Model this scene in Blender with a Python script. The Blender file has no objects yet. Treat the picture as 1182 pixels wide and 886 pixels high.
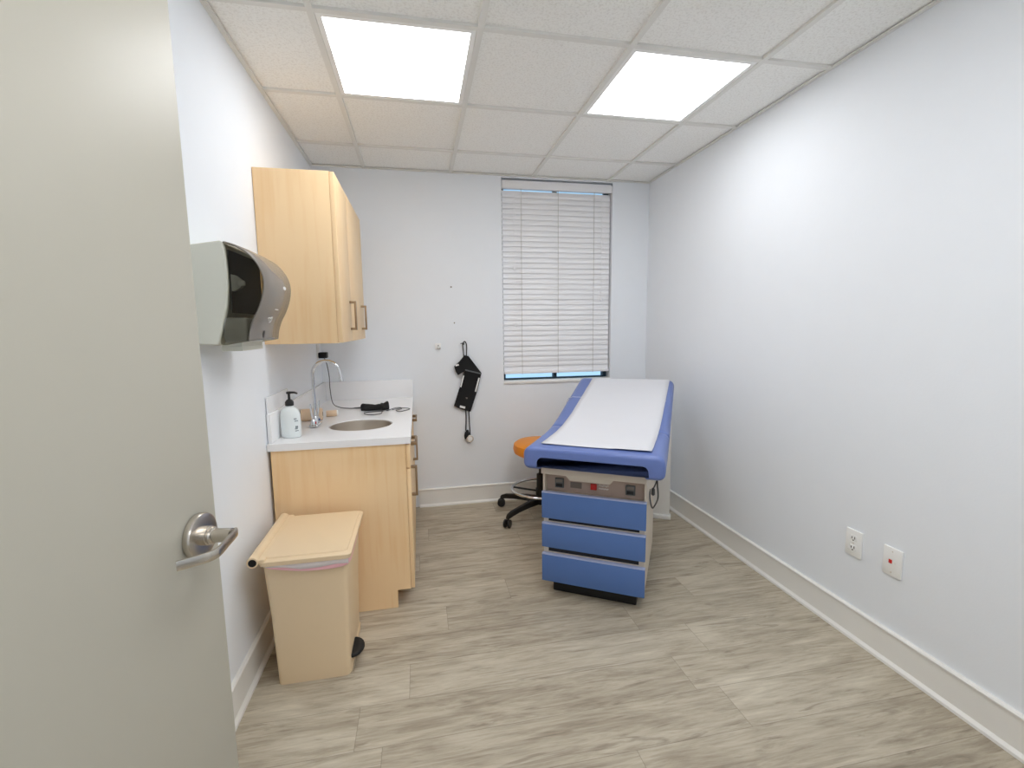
import bpy, bmesh, math, random
from mathutils import Vector, Matrix
random.seed(7)
S = bpy.context.scene
C = S.collection
PI = math.pi

# ------------------------------------------------------------------ materials
def lin(c):
    return tuple(((x/255)/12.92 if x/255 <= .04045 else ((x/255+.055)/1.055)**2.4) for x in c)

def mat(name, rgb, rough=.5, metal=0., spec=.5, emit=0., bump=None, coat=0., alpha=None, trans=0., vary=0.):
    m = bpy.data.materials.new(name); m.use_nodes = True
    nt = m.node_tree; b = nt.nodes['Principled BSDF']
    col = (*lin(rgb), 1)
    b.inputs['Base Color'].default_value = col
    b.inputs['Roughness'].default_value = rough
    b.inputs['Metallic'].default_value = metal
    b.inputs['Specular IOR Level'].default_value = spec
    b.inputs['Coat Weight'].default_value = coat
    b.inputs['Transmission Weight'].default_value = trans
    if emit:
        b.inputs['Emission Color'].default_value = col
        b.inputs['Emission Strength'].default_value = emit
    tc = nt.nodes.new('ShaderNodeTexCoord')
    if vary or True:
        n = nt.nodes.new('ShaderNodeTexNoise'); n.inputs['Scale'].default_value = 9; n.inputs['Detail'].default_value = 3
        nt.links.new(tc.outputs['Object'], n.inputs['Vector'])
        mx = nt.nodes.new('ShaderNodeMixRGB'); mx.blend_type = 'MULTIPLY'
        mx.inputs[0].default_value = vary or .02
        mx.inputs[1].default_value = col
        nt.links.new(n.outputs['Fac'], mx.inputs[2])
        nt.links.new(mx.outputs[0], b.inputs['Base Color'])
    if bump:
        n = nt.nodes.new('ShaderNodeTexNoise'); n.inputs['Scale'].default_value = bump[0]; n.inputs['Detail'].default_value = 2
        nt.links.new(tc.outputs['Object'], n.inputs['Vector'])
        bp = nt.nodes.new('ShaderNodeBump'); bp.inputs['Strength'].default_value = bump[1]; bp.inputs['Distance'].default_value = bump[2] if len(bump) > 2 else .002
        nt.links.new(n.outputs['Fac'], bp.inputs['Height'])
        nt.links.new(bp.outputs[0], b.inputs['Normal'])
    return m

def smoke_mat(name, rgb, clear, rough=.15):
    m = mat(name, rgb, rough, 0, .6)
    nt = m.node_tree; b = nt.nodes['Principled BSDF']; out = nt.nodes['Material Output']
    t = nt.nodes.new('ShaderNodeBsdfTransparent'); t.inputs[0].default_value = (.86, .84, .78, 1)
    mx = nt.nodes.new('ShaderNodeMixShader'); mx.inputs[0].default_value = 1-clear
    nt.links.new(t.outputs[0], mx.inputs[1]); nt.links.new(b.outputs[0], mx.inputs[2])
    nt.links.new(mx.outputs[0], out.inputs['Surface'])
    return m

def wood_mat(name, a, bcol, rough=.42, axis=2):
    m = bpy.data.materials.new(name); m.use_nodes = True
    nt = m.node_tree; b = nt.nodes['Principled BSDF']; b.inputs['Roughness'].default_value = rough
    tc = nt.nodes.new('ShaderNodeTexCoord'); mp = nt.nodes.new('ShaderNodeMapping')
    sc = [38, 38, 38]; sc[axis] = 2.0
    mp.inputs['Scale'].default_value = sc
    nt.links.new(tc.outputs['Object'], mp.inputs[0])
    n = nt.nodes.new('ShaderNodeTexNoise'); n.inputs['Scale'].default_value = 1; n.inputs['Detail'].default_value = 5; n.inputs['Distortion'].default_value = .4
    nt.links.new(mp.outputs[0], n.inputs['Vector'])
    n2 = nt.nodes.new('ShaderNodeTexNoise'); n2.inputs['Scale'].default_value = 2.2
    nt.links.new(tc.outputs['Object'], n2.inputs['Vector'])
    ad = nt.nodes.new('ShaderNodeMath'); ad.operation = 'ADD'
    nt.links.new(n.outputs['Fac'], ad.inputs[0]); nt.links.new(n2.outputs['Fac'], ad.inputs[1])
    cr = nt.nodes.new('ShaderNodeValToRGB')
    cr.color_ramp.elements[0].position = .7; cr.color_ramp.elements[0].color = (*lin(a), 1)
    cr.color_ramp.elements[1].position = 1.25 if False else 1.0; cr.color_ramp.elements[1].color = (*lin(bcol), 1)
    nt.links.new(ad.outputs[0], cr.inputs[0]); nt.links.new(cr.outputs[0], b.inputs['Base Color'])
    return m

def floor_mat():
    m = bpy.data.materials.new('vinyl_plank'); m.use_nodes = True
    nt = m.node_tree; L = nt.links; b = nt.nodes['Principled BSDF']
    b.inputs['Roughness'].default_value = .5; b.inputs['Specular IOR Level'].default_value = .3
    def nd(t, **k):
        x = nt.nodes.new(t)
        for a, v in k.items(): setattr(x, a, v)
        return x
    def mth(op, a, bb=None, c=None):
        x = nd('ShaderNodeMath', operation=op)
        for i, v in enumerate((a, bb, c)):
            if v is None: continue
            if isinstance(v, (int, float)): x.inputs[i].default_value = v
            else: L.new(v, x.inputs[i])
        return x.outputs[0]
    tc = nd('ShaderNodeTexCoord'); sp = nd('ShaderNodeSeparateXYZ'); L.new(tc.outputs['Object'], sp.inputs[0])
    X, Y = sp.outputs[0], sp.outputs[1]
    PW, PL = .182, 1.22
    yr = mth('DIVIDE', mth('ADD', Y, .045), PW); row = mth('FLOOR', yr); fy = mth('FRACT', yr)
    wn = nd('ShaderNodeTexWhiteNoise', noise_dimensions='1D'); L.new(row, wn.inputs['W'])
    xr = mth('ADD', mth('DIVIDE', X, PL), wn.outputs['Value']); col = mth('FLOOR', xr); fx = mth('FRACT', xr)
    cb = nd('ShaderNodeCombineXYZ'); L.new(row, cb.inputs[0]); L.new(col, cb.inputs[1])
    w2 = nd('ShaderNodeTexWhiteNoise', noise_dimensions='3D'); L.new(cb.outputs[0], w2.inputs['Vector'])
    pid = w2.outputs['Value']
    def noise(sx, sy, det, dist, rgh=.6):
        v = nd('ShaderNodeCombineXYZ')
        L.new(mth('ADD', mth('MULTIPLY', X, sx), mth('MULTIPLY', pid, 37.)), v.inputs[0])
        L.new(mth('MULTIPLY', Y, sy), v.inputs[1]); L.new(mth('MULTIPLY', pid, 11.), v.inputs[2])
        n = nd('ShaderNodeTexNoise'); n.inputs['Scale'].default_value = 1; n.inputs['Detail'].default_value = det
        n.inputs['Distortion'].default_value = dist; n.inputs['Roughness'].default_value = rgh
        L.new(v.outputs[0], n.inputs['Vector']); return n.outputs['Fac']
    big = noise(2.0, 9., 5, 1.4); fine = noise(7., 110., 4, .3, .7); mid = noise(3.2, 30., 6, 1.6, .68)
    t = mth('ADD', mth('MULTIPLY', big, .44), mth('ADD', mth('MULTIPLY', mid, .42), mth('MULTIPLY', fine, .24)))
    t = mth('ADD', t, mth('MULTIPLY', mth('SUBTRACT', pid, .5), .09))
    cr = nd('ShaderNodeValToRGB'); e = cr.color_ramp.elements
    e[0].position = .34; e[0].color = (*lin((127, 117, 103)), 1)
    e[1].position = .76; e[1].color = (*lin((212, 203, 184)), 1)
    for p, c in ((.45, (160, 149, 131)), (.55, (181, 171, 152)), (.65, (196, 187, 168))):
        k = cr.color_ramp.elements.new(p); k.color = (*lin(c), 1)
    L.new(t, cr.inputs[0])
    st = noise(2.1, 19., 4, 2.2, .6)
    sr = nd('ShaderNodeMapRange'); sr.inputs[1].default_value = .58; sr.inputs[2].default_value = .70; sr.inputs[3].default_value = 0.; sr.inputs[4].default_value = .55
    L.new(st, sr.inputs[0])
    dk = nd('ShaderNodeMixRGB'); L.new(sr.outputs[0], dk.inputs[0]); L.new(cr.outputs[0], dk.inputs[1]); dk.inputs[2].default_value = (*lin((112, 98, 84)), 1)
    ed = mth('MINIMUM', mth('MULTIPLY', mth('MINIMUM', fy, mth('SUBTRACT', 1., fy)), PW),
             mth('MULTIPLY', mth('MINIMUM', fx, mth('SUBTRACT', 1., fx)), PL))
    seam = mth('LESS_THAN', ed, .0011)
    mx = nd('ShaderNodeMixRGB'); L.new(mth('MULTIPLY', seam, .4), mx.inputs[0]); L.new(dk.outputs[0], mx.inputs[1])
    mx.inputs[2].default_value = (*lin((88, 76, 66)), 1)
    L.new(mx.outputs[0], b.inputs['Base Color'])
    bp = nd('ShaderNodeBump'); bp.inputs['Strength'].default_value = .12; bp.inputs['Distance'].default_value = .002
    L.new(fine, bp.inputs['Height']); L.new(bp.outputs[0], b.inputs['Normal'])
    return m

def tile_mat():
    m = bpy.data.materials.new('acoustic_tile'); m.use_nodes = True
    nt = m.node_tree; L = nt.links; b = nt.nodes['Principled BSDF']; b.inputs['Roughness'].default_value = .95
    b.inputs['Specular IOR Level'].default_value = .1
    tc = nt.nodes.new('ShaderNodeTexCoord')
    n = nt.nodes.new('ShaderNodeTexNoise'); n.inputs['Scale'].default_value = 110; n.inputs['Detail'].default_value = 3; n.inputs['Roughness'].default_value = .7
    L.new(tc.outputs['Object'], n.inputs['Vector'])
    cr = nt.nodes.new('ShaderNodeValToRGB'); e = cr.color_ramp.elements
    e[0].position = .33; e[0].color = (*lin((231, 230, 226)), 1)
    e[1].position = .52; e[1].color = (*lin((246, 246, 243)), 1)
    L.new(n.outputs['Fac'], cr.inputs[0]); L.new(cr.outputs[0], b.inputs['Base Color'])
    bp = nt.nodes.new('ShaderNodeBump'); bp.inputs['Strength'].default_value = .2; bp.inputs['Distance'].default_value = .002
    L.new(n.outputs['Fac'], bp.inputs['Height']); L.new(bp.outputs[0], b.inputs['Normal'])
    return m

M = dict(
    wall=mat('wall_paint', (236, 240, 245), .75, spec=.25, bump=(120, .12, .002)),
    trim=mat('trim_paint', (238, 237, 233), .4),
    white=mat('white_paint', (243, 243, 241), .4),
    grid=mat('grid_white', (228, 227, 222), .5),
    tile=tile_mat(), floor=floor_mat(),
    door=mat('door_paint', (181, 177, 163), .42, bump=(60, .04, .001)),
    nickel=mat('satin_nickel', (205, 198, 188), .26, 1.),
    chrome=mat('chrome', (225, 226, 228), .07, 1.),
    steel=mat('brushed_steel', (222, 214, 203), .36, 1.),
    bronze=mat('pull_metal', (160, 136, 108), .35, .85),
    maple=wood_mat('maple_laminate', (238, 200, 149), (243, 211, 165)),
    maple_edge=wood_mat('maple_edge', (214, 172, 118), (224, 186, 132)),
    quartz=mat('white_quartz', (240, 240, 241), .25),
    vinyl=mat('blue_vinyl', (100, 120, 180), .36, spec=.5, bump=(400, .05, .0006)),
    drawer=mat('blue_laminate', (82, 116, 176), .4, bump=(600, .05, .0006), vary=.08),
    drawer_edge=mat('drawer_edge', (170, 180, 214), .4),
    cream=mat('cream_enamel', (214, 204, 190), .4),
    taupe=mat('taupe_panel', (178, 158, 146), .45),
    black=mat('black_plastic', (16, 16, 17), .4),
    rubber=mat('black_rubber', (22, 22, 23), .7),
    dark=mat('recess_shade', (24, 24, 30), .7),  # near-black colour standing in for shade in the table's gaps
    cloth=mat('black_nylon', (14, 14, 16), .85, bump=(500, .2, .001)),
    paper=mat('exam_paper', (216, 217, 222), .85, spec=.15, bump=(14, .05, .006)),
    orange=mat('orange_vinyl', (236, 146, 32), .42),
    bin=mat('beige_plastic', (228, 204, 168), .42, bump=(90, .03, .001)),
    bin_hole_shade=mat('bin_hole_shade', (20, 18, 16), .9),  # shade of the hinge hollow, put in as colour
    liner=mat('pink_liner', (246, 190, 198), .3, spec=.6),
    liner_w=mat('clear_liner', (240, 232, 232), .25, spec=.6),
    cream_p=mat('pale_grey_plastic', (216, 216, 203), .38),
    smoke=smoke_mat('smoked_plastic', (30, 28, 24), .82, .14),
    smoke_f=smoke_mat('smoked_front_sheen', (152, 146, 140), .26, .2),  # grey tinted front, paler in colour to stand in for reflections
    charcoal=mat('charcoal_plastic', (92, 96, 96), .4),
    holder=mat('holder_grey', (176, 180, 180), .4),
    inner=mat('inner_dark', (40, 37, 31), .6),
    cable=mat('grey_cable', (70, 70, 72), .5),
    bottle=mat('milky_bottle', (232, 238, 238), .3, spec=.5),
    bottle_liq=mat('soap_tint', (206, 228, 218), .3),
    teal=mat('label_teal', (110, 180, 176), .5),
    ink=mat('label_ink', (40, 70, 80), .5),
    bandage=mat('tan_bandage', (226, 200, 170), .9, bump=(120, .3, .002)),
    red=mat('red_plastic', (196, 30, 26), .4),
    blue_dot=mat('blue_dot', (40, 80, 150), .4),
    slat=mat('blind_slat', (240, 240, 242), .4),
    cord=mat('cord_grey', (196, 194, 190), .6),
    frame=mat('window_bronze', (34, 66, 84), .5),
    ivory=mat('outlet_white', (244, 244, 242), .35),
    slot=mat('slot_dark', (70, 66, 62), .6),
    label_grey=mat('label_grey', (120, 110, 104), .5),
    lamp=mat('lamp_diffuser', (252, 253, 255), .5, emit=7.4),
    lamp_fill=mat('lamp_diffuser_fill', (252, 253, 255), .5, emit=8.2),  # for the two added lamps out of view
)
gl = bpy.data.materials.new('window_glass'); gl.use_nodes = True
_nt = gl.node_tree; _b = _nt.nodes['Principled BSDF']; _b.inputs['Base Color'].default_value = (.96, .99, 1, 1)
_b.inputs['Roughness'].default_value = .02; _b.inputs['Transmission Weight'].default_value = 1; _b.inputs['IOR'].default_value = 1.02
M['glass'] = gl

# ------------------------------------------------------------------ mesh helpers
class MB:
    def __init__(s): s.bm = bmesh.new()
    def box(s, x0, x1, y0, y1, z0, z1, bev=0., seg=2, mtx=None):
        r = bmesh.ops.create_cube(s.bm, size=1)
        vs = r['verts']
        for v in vs:
            v.co = Vector((x0+(v.co.x+.5)*(x1-x0), y0+(v.co.y+.5)*(y1-y0), z0+(v.co.z+.5)*(z1-z0)))
        if bev:
            es = list({e for v in vs for e in v.link_edges})
            g = bmesh.ops.bevel(s.bm, geom=es, offset=bev, segments=seg, profile=.5, affect='EDGES')
            vs = list({v for f in g['faces'] for v in f.verts} | {v for v in vs if v.is_valid})
        if mtx is not None:
            for v in vs: v.co = mtx @ v.co
        return s
    def loft(s, rings, closed=True, cap0=True, cap1=True):
        rs = [[s.bm.verts.new(p) for p in r] for r in rings]
        n = len(rs[0])
        for a, b in zip(rs, rs[1:]):
            for i in range(n if closed else n-1):
                j = (i+1) % n
                s.bm.faces.new((a[i], a[j], b[j], b[i]))
        if closed and cap0: s.bm.faces.new(rs[0][::-1])
        if closed and cap1: s.bm.faces.new(rs[-1])
        return s
    def tube(s, pts, r, n=10, closed=False):
        pts = [Vector(p) for p in pts]; N = len(pts)
        rad = r if isinstance(r, (list, tuple)) else [r]*N
        rings = []; up = None
        for i, p in enumerate(pts):
            if closed: t = (pts[(i+1) % N]-pts[i-1]).normalized()
            else: t = (pts[min(i+1, N-1)]-pts[max(i-1, 0)]).normalized()
            if up is None:
                a = Vector((0, 0, 1)) if abs(t.z) < .9 else Vector((1, 0, 0))
                up = t.cross(a).normalized()
            else:
                up = (up-t*up.dot(t)).normalized()
            w = t.cross(up)
            rings.append([p+(up*math.cos(2*PI*k/n)+w*math.sin(2*PI*k/n))*rad[i] for k in range(n)])
        if closed: rings.append(rings[0]); s.loft(rings, True, False, False); bmesh.ops.remove_doubles(s.bm, verts=s.bm.verts[:], dist=1e-6)
        else: s.loft(rings)
        return s
    def lathe(s, prof, n=28, mtx=None, ell=(1, 1)):
        mtx = mtx or Matrix()
        rings = [[mtx @ Vector((r*ell[0]*math.cos(2*PI*k/n), r*ell[1]*math.sin(2*PI*k/n), z)) for k in range(n)] for r, z in prof]
        s.loft(rings); return s
    def prism(s, poly, o, ax, ay, depth):
        """poly of (a,b) in plane o + a*ax + b*ay, extruded by the vector depth"""
        o, ax, ay, depth = Vector(o), Vector(ax), Vector(ay), Vector(depth)
        r0 = [o+ax*a+ay*b for a, b in poly]
        s.loft([r0, [p+depth for p in r0]]); return s
    def build(s, name, m, parent=None, smooth=True, mods=(), loc=None):
        bmesh.ops.recalc_face_normals(s.bm, faces=s.bm.faces[:])
        me = bpy.data.meshes.new(name); s.bm.to_mesh(me); s.bm.free()
        o = bpy.data.objects.new(name, me); C.objects.link(o)
        me.materials.append(m)
        if smooth:
            for p in me.polygons: p.use_smooth = True
            try: me.set_sharp_from_angle(angle=math.radians(38))
            except Exception: pass
        if parent is not None: o.parent = parent
        if loc: o.location = loc
        for kind, kw in mods:
            md = o.modifiers.new(kind.lower(), kind)
            for k, v in kw.items(): setattr(md, k, v)
        return o

def tag(o, label, cat, group=None, kind=None):
    o['label'] = label; o['category'] = cat
    if group: o['group'] = group
    if kind: o['kind'] = kind
    return o
def thing(name, label, cat, loc=(0, 0, 0), rz=0, group=None):
    o = bpy.data.objects.new(name, None); C.objects.link(o)
    o.empty_display_size = .1
    o.location = loc; o.rotation_euler = (0, 0, rz)
    return tag(o, label, cat, group)
def struct(o, label=None, cat=None):
    o['kind'] = 'structure'
    if label: o['label'] = label
    if cat: o['category'] = cat
    return o
def copy_tree(o, parent=None):
    c = o.copy(); C.objects.link(c)
    if parent is not None: c.parent = parent
    for ch in list(o.children): copy_tree(ch, c)
    return c
def catmull(P, k=8):
    P = [Vector(p) for p in P]; out = []
    for i in range(len(P)-1):
        a, b, c, d = P[max(i-1, 0)], P[i], P[i+1], P[min(i+2, len(P)-1)]
        for t in range(k):
            t /= k
            out.append(.5*((2*b)+(c-a)*t+(2*a-5*b+4*c-d)*t*t+(3*b-a-3*c+d)*t**3))
    out.append(P[-1]); return out
def rotz(a): return Matrix.Rotation(a, 4, 'Z')
def T(x, y, z): return Matrix.Translation((x, y, z))

# ------------------------------------------------------------------ room
W, D, H = 2.468, 3.464, 2.44
HY = -1.9            # far side of the corridor behind the doorway
struct(MB().box(-.6, W+.12, HY-.12, D+.25, -.1, 0).build('floor', M['floor'], smooth=False), 'grey brown wood plank vinyl floor of the exam room', 'floor')
struct(MB().box(-.12, W+.12, -.02, D+.25, H+.004, H+.08).build('ceiling', M['tile'], smooth=False), 'white acoustic drop ceiling tiles over the exam room', 'ceiling')
struct(MB().box(-.6, W+.12, HY-.12, -.02, H, H+.08).build('ceiling', M['white'], smooth=False), 'plain white ceiling of the corridor outside the doorway', 'ceiling')
struct(MB().box(-.12, 0, -.14, D+.14, 0, H).build('wall_left', M['wall'], smooth=False), 'white left wall behind the cabinets and towel dispenser', 'wall')
struct(MB().box(W, W+.12, HY-.12, D+.14, 0, H).build('wall_right', M['wall'], smooth=False), 'bare pale grey white right wall with two outlets', 'wall')
# back wall with the window opening
WX0, WX1, WZ0, WZ1 = 1.303, 2.166, .935, 2.425
m = MB()
m.box(0, WX0, D, D+.14, 0, H); m.box(WX1, W, D, D+.14, 0, H)
m.box(WX0, WX1, D, D+.14, 0, WZ0); m.box(WX0, WX1, D, D+.14, WZ1, H)
struct(m.build('wall_back', M['wall'], smooth=False), 'white back wall with the blind covered window', 'wall')
# near wall with the doorway, corridor walls
m = MB(); DX0, DX1, DZ = .1, 1.06, 2.06
m.box(-.12, DX0, -.14, -.02, 0, H); m.box(DX1, W, -.14, -.02, 0, H); m.box(DX0, DX1, -.14, -.02, DZ, H)
struct(m.build('wall_near', M['wall'], smooth=False), 'white wall with the doorway the view is taken from', 'wall')
struct(MB().box(-.6, W, HY-.12, HY, 0, H).build('wall_corridor', M['wall'], smooth=False), 'white far wall of the corridor outside the doorway', 'wall')
struct(MB().box(-.72, -.6, HY-.12, -.02, 0, H).build('wall_corridor_end', M['wall'], smooth=False), 'white end wall of the corridor outside the doorway', 'wall')

def baseboard(name, a, b, n, label):
    """profile swept from a to b on the floor; n = direction into the room"""
    a, b, n = Vector((*a, 0)), Vector((*b, 0)), Vector((*n, 0))
    prof = [(0, 0), (.022, 0), (.021, .010), (.012, .018), (.010, .020), (.010, .124), (.015, .127), (.016, .133), (.012, .138), (0, .139)]
    up = Vector((0, 0, 1))
    m = MB(); m.loft([[p+n*u+up*z for u, z in prof] for p in (a, b)])
    return struct(m.build(name, M['trim'], smooth=False), label, 'baseboard')
baseboard('baseboard_right', (W, -.02), (W, D), (-1, 0), 'white baseboard along the right wall')
baseboard('baseboard_back', (.64, D), (W-.022, D), (0, -1), 'white baseboard along the back wall')
baseboard('baseboard_left', (0, .0), (0, 2.17), (1, 0), 'white baseboard along the left wall behind the bin')

# ceiling grid
GX = [.347, .938, 1.537, 2.124]
GY = [D-.408-.61*i for i in range(6)]
m = MB()
t = .012
for x in GX: m.box(x-t, x+t, 0, D, H-.007, H+.004)
for i, y in enumerate(GY):
    if y < .05: continue
    for x0, x1 in zip([0]+GX, GX+[W]): m.box(x0+t, x1-t, y-t, y+t, H-.0065, H+.004)
m.box(0, .02, 0, D, H-.006, H); m.box(W-.02, W, 0, D, H-.006, H); m.box(.02, W-.02, D-.02, D, H-.006, H); m.box(.02, W-.02, -.02, 0, H-.006, H)
struct(m.build('trim_1', M['grid'], smooth=False), 'white metal grid holding the ceiling tiles', 'trim')

def ceiling_light(x0, x1, y0, y1, z, label, lamp='lamp'):
    cx, cy = (x0+x1)/2, (y0+y1)/2
    r = thing('ceiling_light', label, 'ceiling light', (cx, cy, z), group='recessed fluorescent ceiling lights')
    hx, hy = (x1-x0)/2-.013, (y1-y0)/2-.013
    m = MB()
    for a in ((-hx, hx, -hy, -hy+.02), (-hx, hx, hy-.02, hy), (-hx, -hx+.02, -hy+.02, hy-.02), (hx-.02, hx, -hy+.02, hy-.02)):
        m.box(*a, -.005, .003)
    m.build('frame', M['white'], r, smooth=False)
    MB().box(-hx+.02, hx-.02, -hy+.02, hy-.02, -.003, .002).build('diffuser', M[lamp], r, smooth=False)
    return r
ceiling_light(GX[0], GX[1], GY[2], GY[1], H, 'recessed ceiling light on the cabinet side, left of the two')
ceiling_light(GX[2], GX[3], GY[2], GY[1], H, 'recessed ceiling light nearer the bare right wall, right of the two')
ceiling_light(GX[1], GX[2], .024, GY[3], H, 'added unseen fill light in the ceiling just inside the doorway, nearest the entrance', 'lamp_fill')  # lamp added out of view to lift the ambient light
ceiling_light(.2, 1.42, -1.4, -.8, H, 'added unseen fill light on the corridor ceiling outside the doorway', 'lamp_fill')  # unseen lamp put in to send more light through the doorway

# ------------------------------------------------------------------ window + blind
win = bpy.data.objects.new('window_1', None); C.objects.link(win); win.location = (0, 0, 0)
struct(win, 'tall window in the back wall behind the closed blind', 'window')
m = MB(); y0, y1 = D+.085, D+.13
m.box(WX0, WX1, y0, y1, WZ0, WZ0+.012); m.box(WX0, WX1, y0, y1, WZ1-.045, WZ1)
m.box(WX0, WX0+.03, y0, y1, WZ0+.012, WZ1-.045); m.box(WX1-.03, WX1, y0, y1, WZ0+.012, WZ1-.045)
m.box((WX0+WX1)/2-.013, (WX0+WX1)/2+.013, y0, y1, WZ0+.012, WZ1-.045)
m.build('window_frame', M['frame'], win, smooth=False)
MB().box(WX0+.03, WX1-.03, D+.105, D+.109, WZ0+.012, WZ1-.045).build('glass', M['glass'], win, smooth=False)
MB().box(WX0-.002, WX1+.002, D-.012, D+.085, WZ0-.018, WZ0+.003, .003).build('window_sill', M['white'], win)

bl = thing('window_blind', 'closed white horizontal slat blind in the back wall window', 'blind', ((WX0+WX1)/2, D+.035, WZ0))
hw = (WX1-WX0)/2-.008
BT = WZ1-WZ0-.012
MB().box(-hw, hw, -.028, .028, BT-.055, BT, .003).build('headrail', M['slat'], bl)
MB().box(-hw-.004, hw+.004, -.036, -.028, BT-.062, BT-.010, .002).build('valance', M['slat'], bl)
m = MB(); ns = 34; zb, zt = .098, BT-.092
for i in range(ns):
    z = zb+(zt-zb)*i/(ns-1)
    a = math.radians(75); d = .026
    dy, dz = d*math.cos(a), d*math.sin(a)
    # curved slat: front edge low
    pts = [(-dy, -dz), (-.3*dy-.003, -.3*dz+.001), (.3*dy-.002, .3*dz+.001), (dy, dz)]
    n = Vector((-math.sin(a), math.cos(a)))
    ring = [(y, zz) for y, zz in pts]+[(y+.003*math.sin(a), zz-.003*math.cos(a)) for y, zz in pts[::-1]]
    m.loft([[Vector((x, y, z+zz)) for y, zz in ring] for x in (-hw, hw)])
m.build('slats', M['slat'], bl, smooth=False)
MB().box(-hw, hw, -.026, .020, .054, .074, .004).build('bottom_rail', M['slat'], bl)
for x in (-.285, .0, .285):
    MB().box(x-.002, x+.002, -.0315, -.0300, .05, BT-.06).build('ladder_cord', M['cord'], bl, smooth=False)
m = MB(); m.tube([(.345, -.04, BT-.08), (.346, -.04, .62)], .002, 6); m.lathe([(.001, .60), (.006, .605), (.005, .62), (.002, .64)], 10, T(.346, -.04, 0))
m.build('lift_cord', M['slat'], bl)
m = MB()
for x, z in ((-.345, .86), (-.33, .44)):
    m.tube([(x, -.04, BT-.08), (x, -.04, z)], .0012, 6); m.lathe([(.001, z-.03), (.006, z-.025), (.005, z-.01), (.002, z+.005)], 10, T(x, -.04, 0))
m.build('tilt_cord', M['slat'], bl)

# ------------------------------------------------------------------ open door
A = math.radians(10)
door = MB().box(0, .045, 0, .912, 0.012, 2.04, .002).build('door_1', M['door'], smooth=True)
# local: +y along the door from hinge to latch edge, face towards the room is x = .045
d_, n_ = Vector((math.sin(A), math.cos(A), 0)), Vector((math.cos(A), -math.sin(A), 0))
E_ = Vector((.2945, .917, 0))
door.location = E_-d_*.912-n_*.045; door.rotation_euler = (0, 0, -A)
struct(door, 'open greige painted door at the left edge of the view', 'door')
hl = bpy.data.objects.new('door_handle', None); C.objects.link(hl); hl.parent = door; hl.location = (.045, .912-.056, .993)
R90 = Matrix.Rotation(PI/2, 4, 'Y')
MB().lathe([(.0385, 0), (.0395, .002), (.0395, .009), (.038, .012), (.030, .0135), (.018, .014)], 40, R90).build('rosette', M['nickel'], hl)
m = MB(); m.lathe([(.0165, .013), (.0165, .022), (.0145, .023), (.0145, .026), (.0155, .027), (.0145, .030), (.012, .031), (.012, .060)], 28, R90)
m.build('spindle', M['nickel'], hl)
# lever: flat bar leaving the spindle end, running towards the hinge and bending back to the door
path = catmull([(.060, .013, 0), (.063, .0, 0), (.068, -.028, 0), (.0725, -.052, 0), (.0735, -.066, 0), (.069, -.077, 0), (.058, -.088, 0), (.037, -.106, 0)], 5)
rings = []
for i, p in enumerate(path):
    tt = (path[min(i+1, len(path)-1)]-path[max(i-1, 0)]).normalized()
    nn = Vector((tt.y, -tt.x, 0)).normalized()
    hz = .0078
    th = .0030
    rings.append([p+nn*a+Vector((0, 0, b)) for a, b in ((th, hz-.003), (th*.6, hz), (-th*.6, hz), (-th, hz-.003), (-th, -hz+.003), (-th*.6, -hz), (th*.6, -hz), (th, -hz+.003))])
MB().loft(rings).build('lever', M['nickel'], hl)

# ------------------------------------------------------------------ wall cabinet
Y0, Y1 = 2.253, 3.20
wc = thing('wall_cabinet', 'maple wall cabinet hung above the sink counter', 'cabinet', (0, Y0, 1.282))
CL, CX, CZ = Y1-Y0, .312, .755
MB().box(0.002, CX, 0, CL, 0, CZ, .001).build('body', M['maple'], wc)
def pull(parent, x, y, z, length, vertical=True, out=.032):
    """square D pull standing out of a front that faces +x"""
    m = MB(); h = length/2; w = .009
    if vertical:
        m.box(x+out-.010, x+out, y-w, y+w, z-h, z+h, .001)
        for s in (-1, 1): m.box(x, x+out-.010, y-w, y+w, z+s*(h-.006)-.006, z+s*(h-.006)+.006, .001)
    else:
        m.box(x+out-.010, x+out, y-h, y+h, z-w, z+w, .001)
        for s in (-1, 1): m.box(x, x+out-.010, y+s*(h-.006)-.006, y+s*(h-.006)+.006, z-w, z+w, .001)
    return m.build('handle', M['bronze'], parent)
seam = .35
for a, b, hy in ((.001, seam-.0015, seam-.055), (seam+.0015, CL-.001, CL-.17)):
    dd = MB().box(CX+.001, CX+.021, a, b, .002, CZ-.002, .0015).build('door', M['maple'], wc)
    pull(dd, CX+.021, hy, .133, .148)

# ------------------------------------------------------------------ base cabinets, worktop, sink
CT = .845; CB = .813
def base_cabinet(y0, y1, label, hy, drawer_y):
    r = thing('base_cabinet', label, 'cabinet', (0, y0, 0), group='maple base cabinets under the counter')
    n = y1-y0; d = .597; tk = .533; kz = .09; z1 = CB-.001; p = .018
    # side panels with the toe-kick notch
    m = MB()
    for ya in (0, n-p):
        m.prism([(.013, 0.001), (tk, 0.001), (tk, kz), (d, kz), (d, z1), (.013, z1)], (0, ya, 0), (1, 0, 0), (0, 0, 1), (0, p, 0))
    m.box(.02, d, p, n-p, kz, kz+p); m.box(.02, .03, p, n-p, kz+p, z1)
    m.build('body', M['maple'], r, smooth=False)
    MB().box(tk-.018, tk-.004, p, n-p, .001, kz).build('toe_kick', M['maple_edge'], r, smooth=False)
    dr = MB().box(d+.001, d+.019, .002, n-.002, .693, z1-.006, .0015).build('drawer', M['maple'], r)
    pull(dr, d+.019, drawer_y, .752, .15, False, .030)
    do = MB().box(d+.001, d+.019, .002, n-.002, kz+.002, .689, .0015).build('door', M['maple'], r)
    pull(do, d+.019, hy, .607, .15, True, .030)
    return r
base_cabinet(2.18, 2.80, 'maple base cabinet under the sink, near end panel behind the bin', .075, .31)
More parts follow.
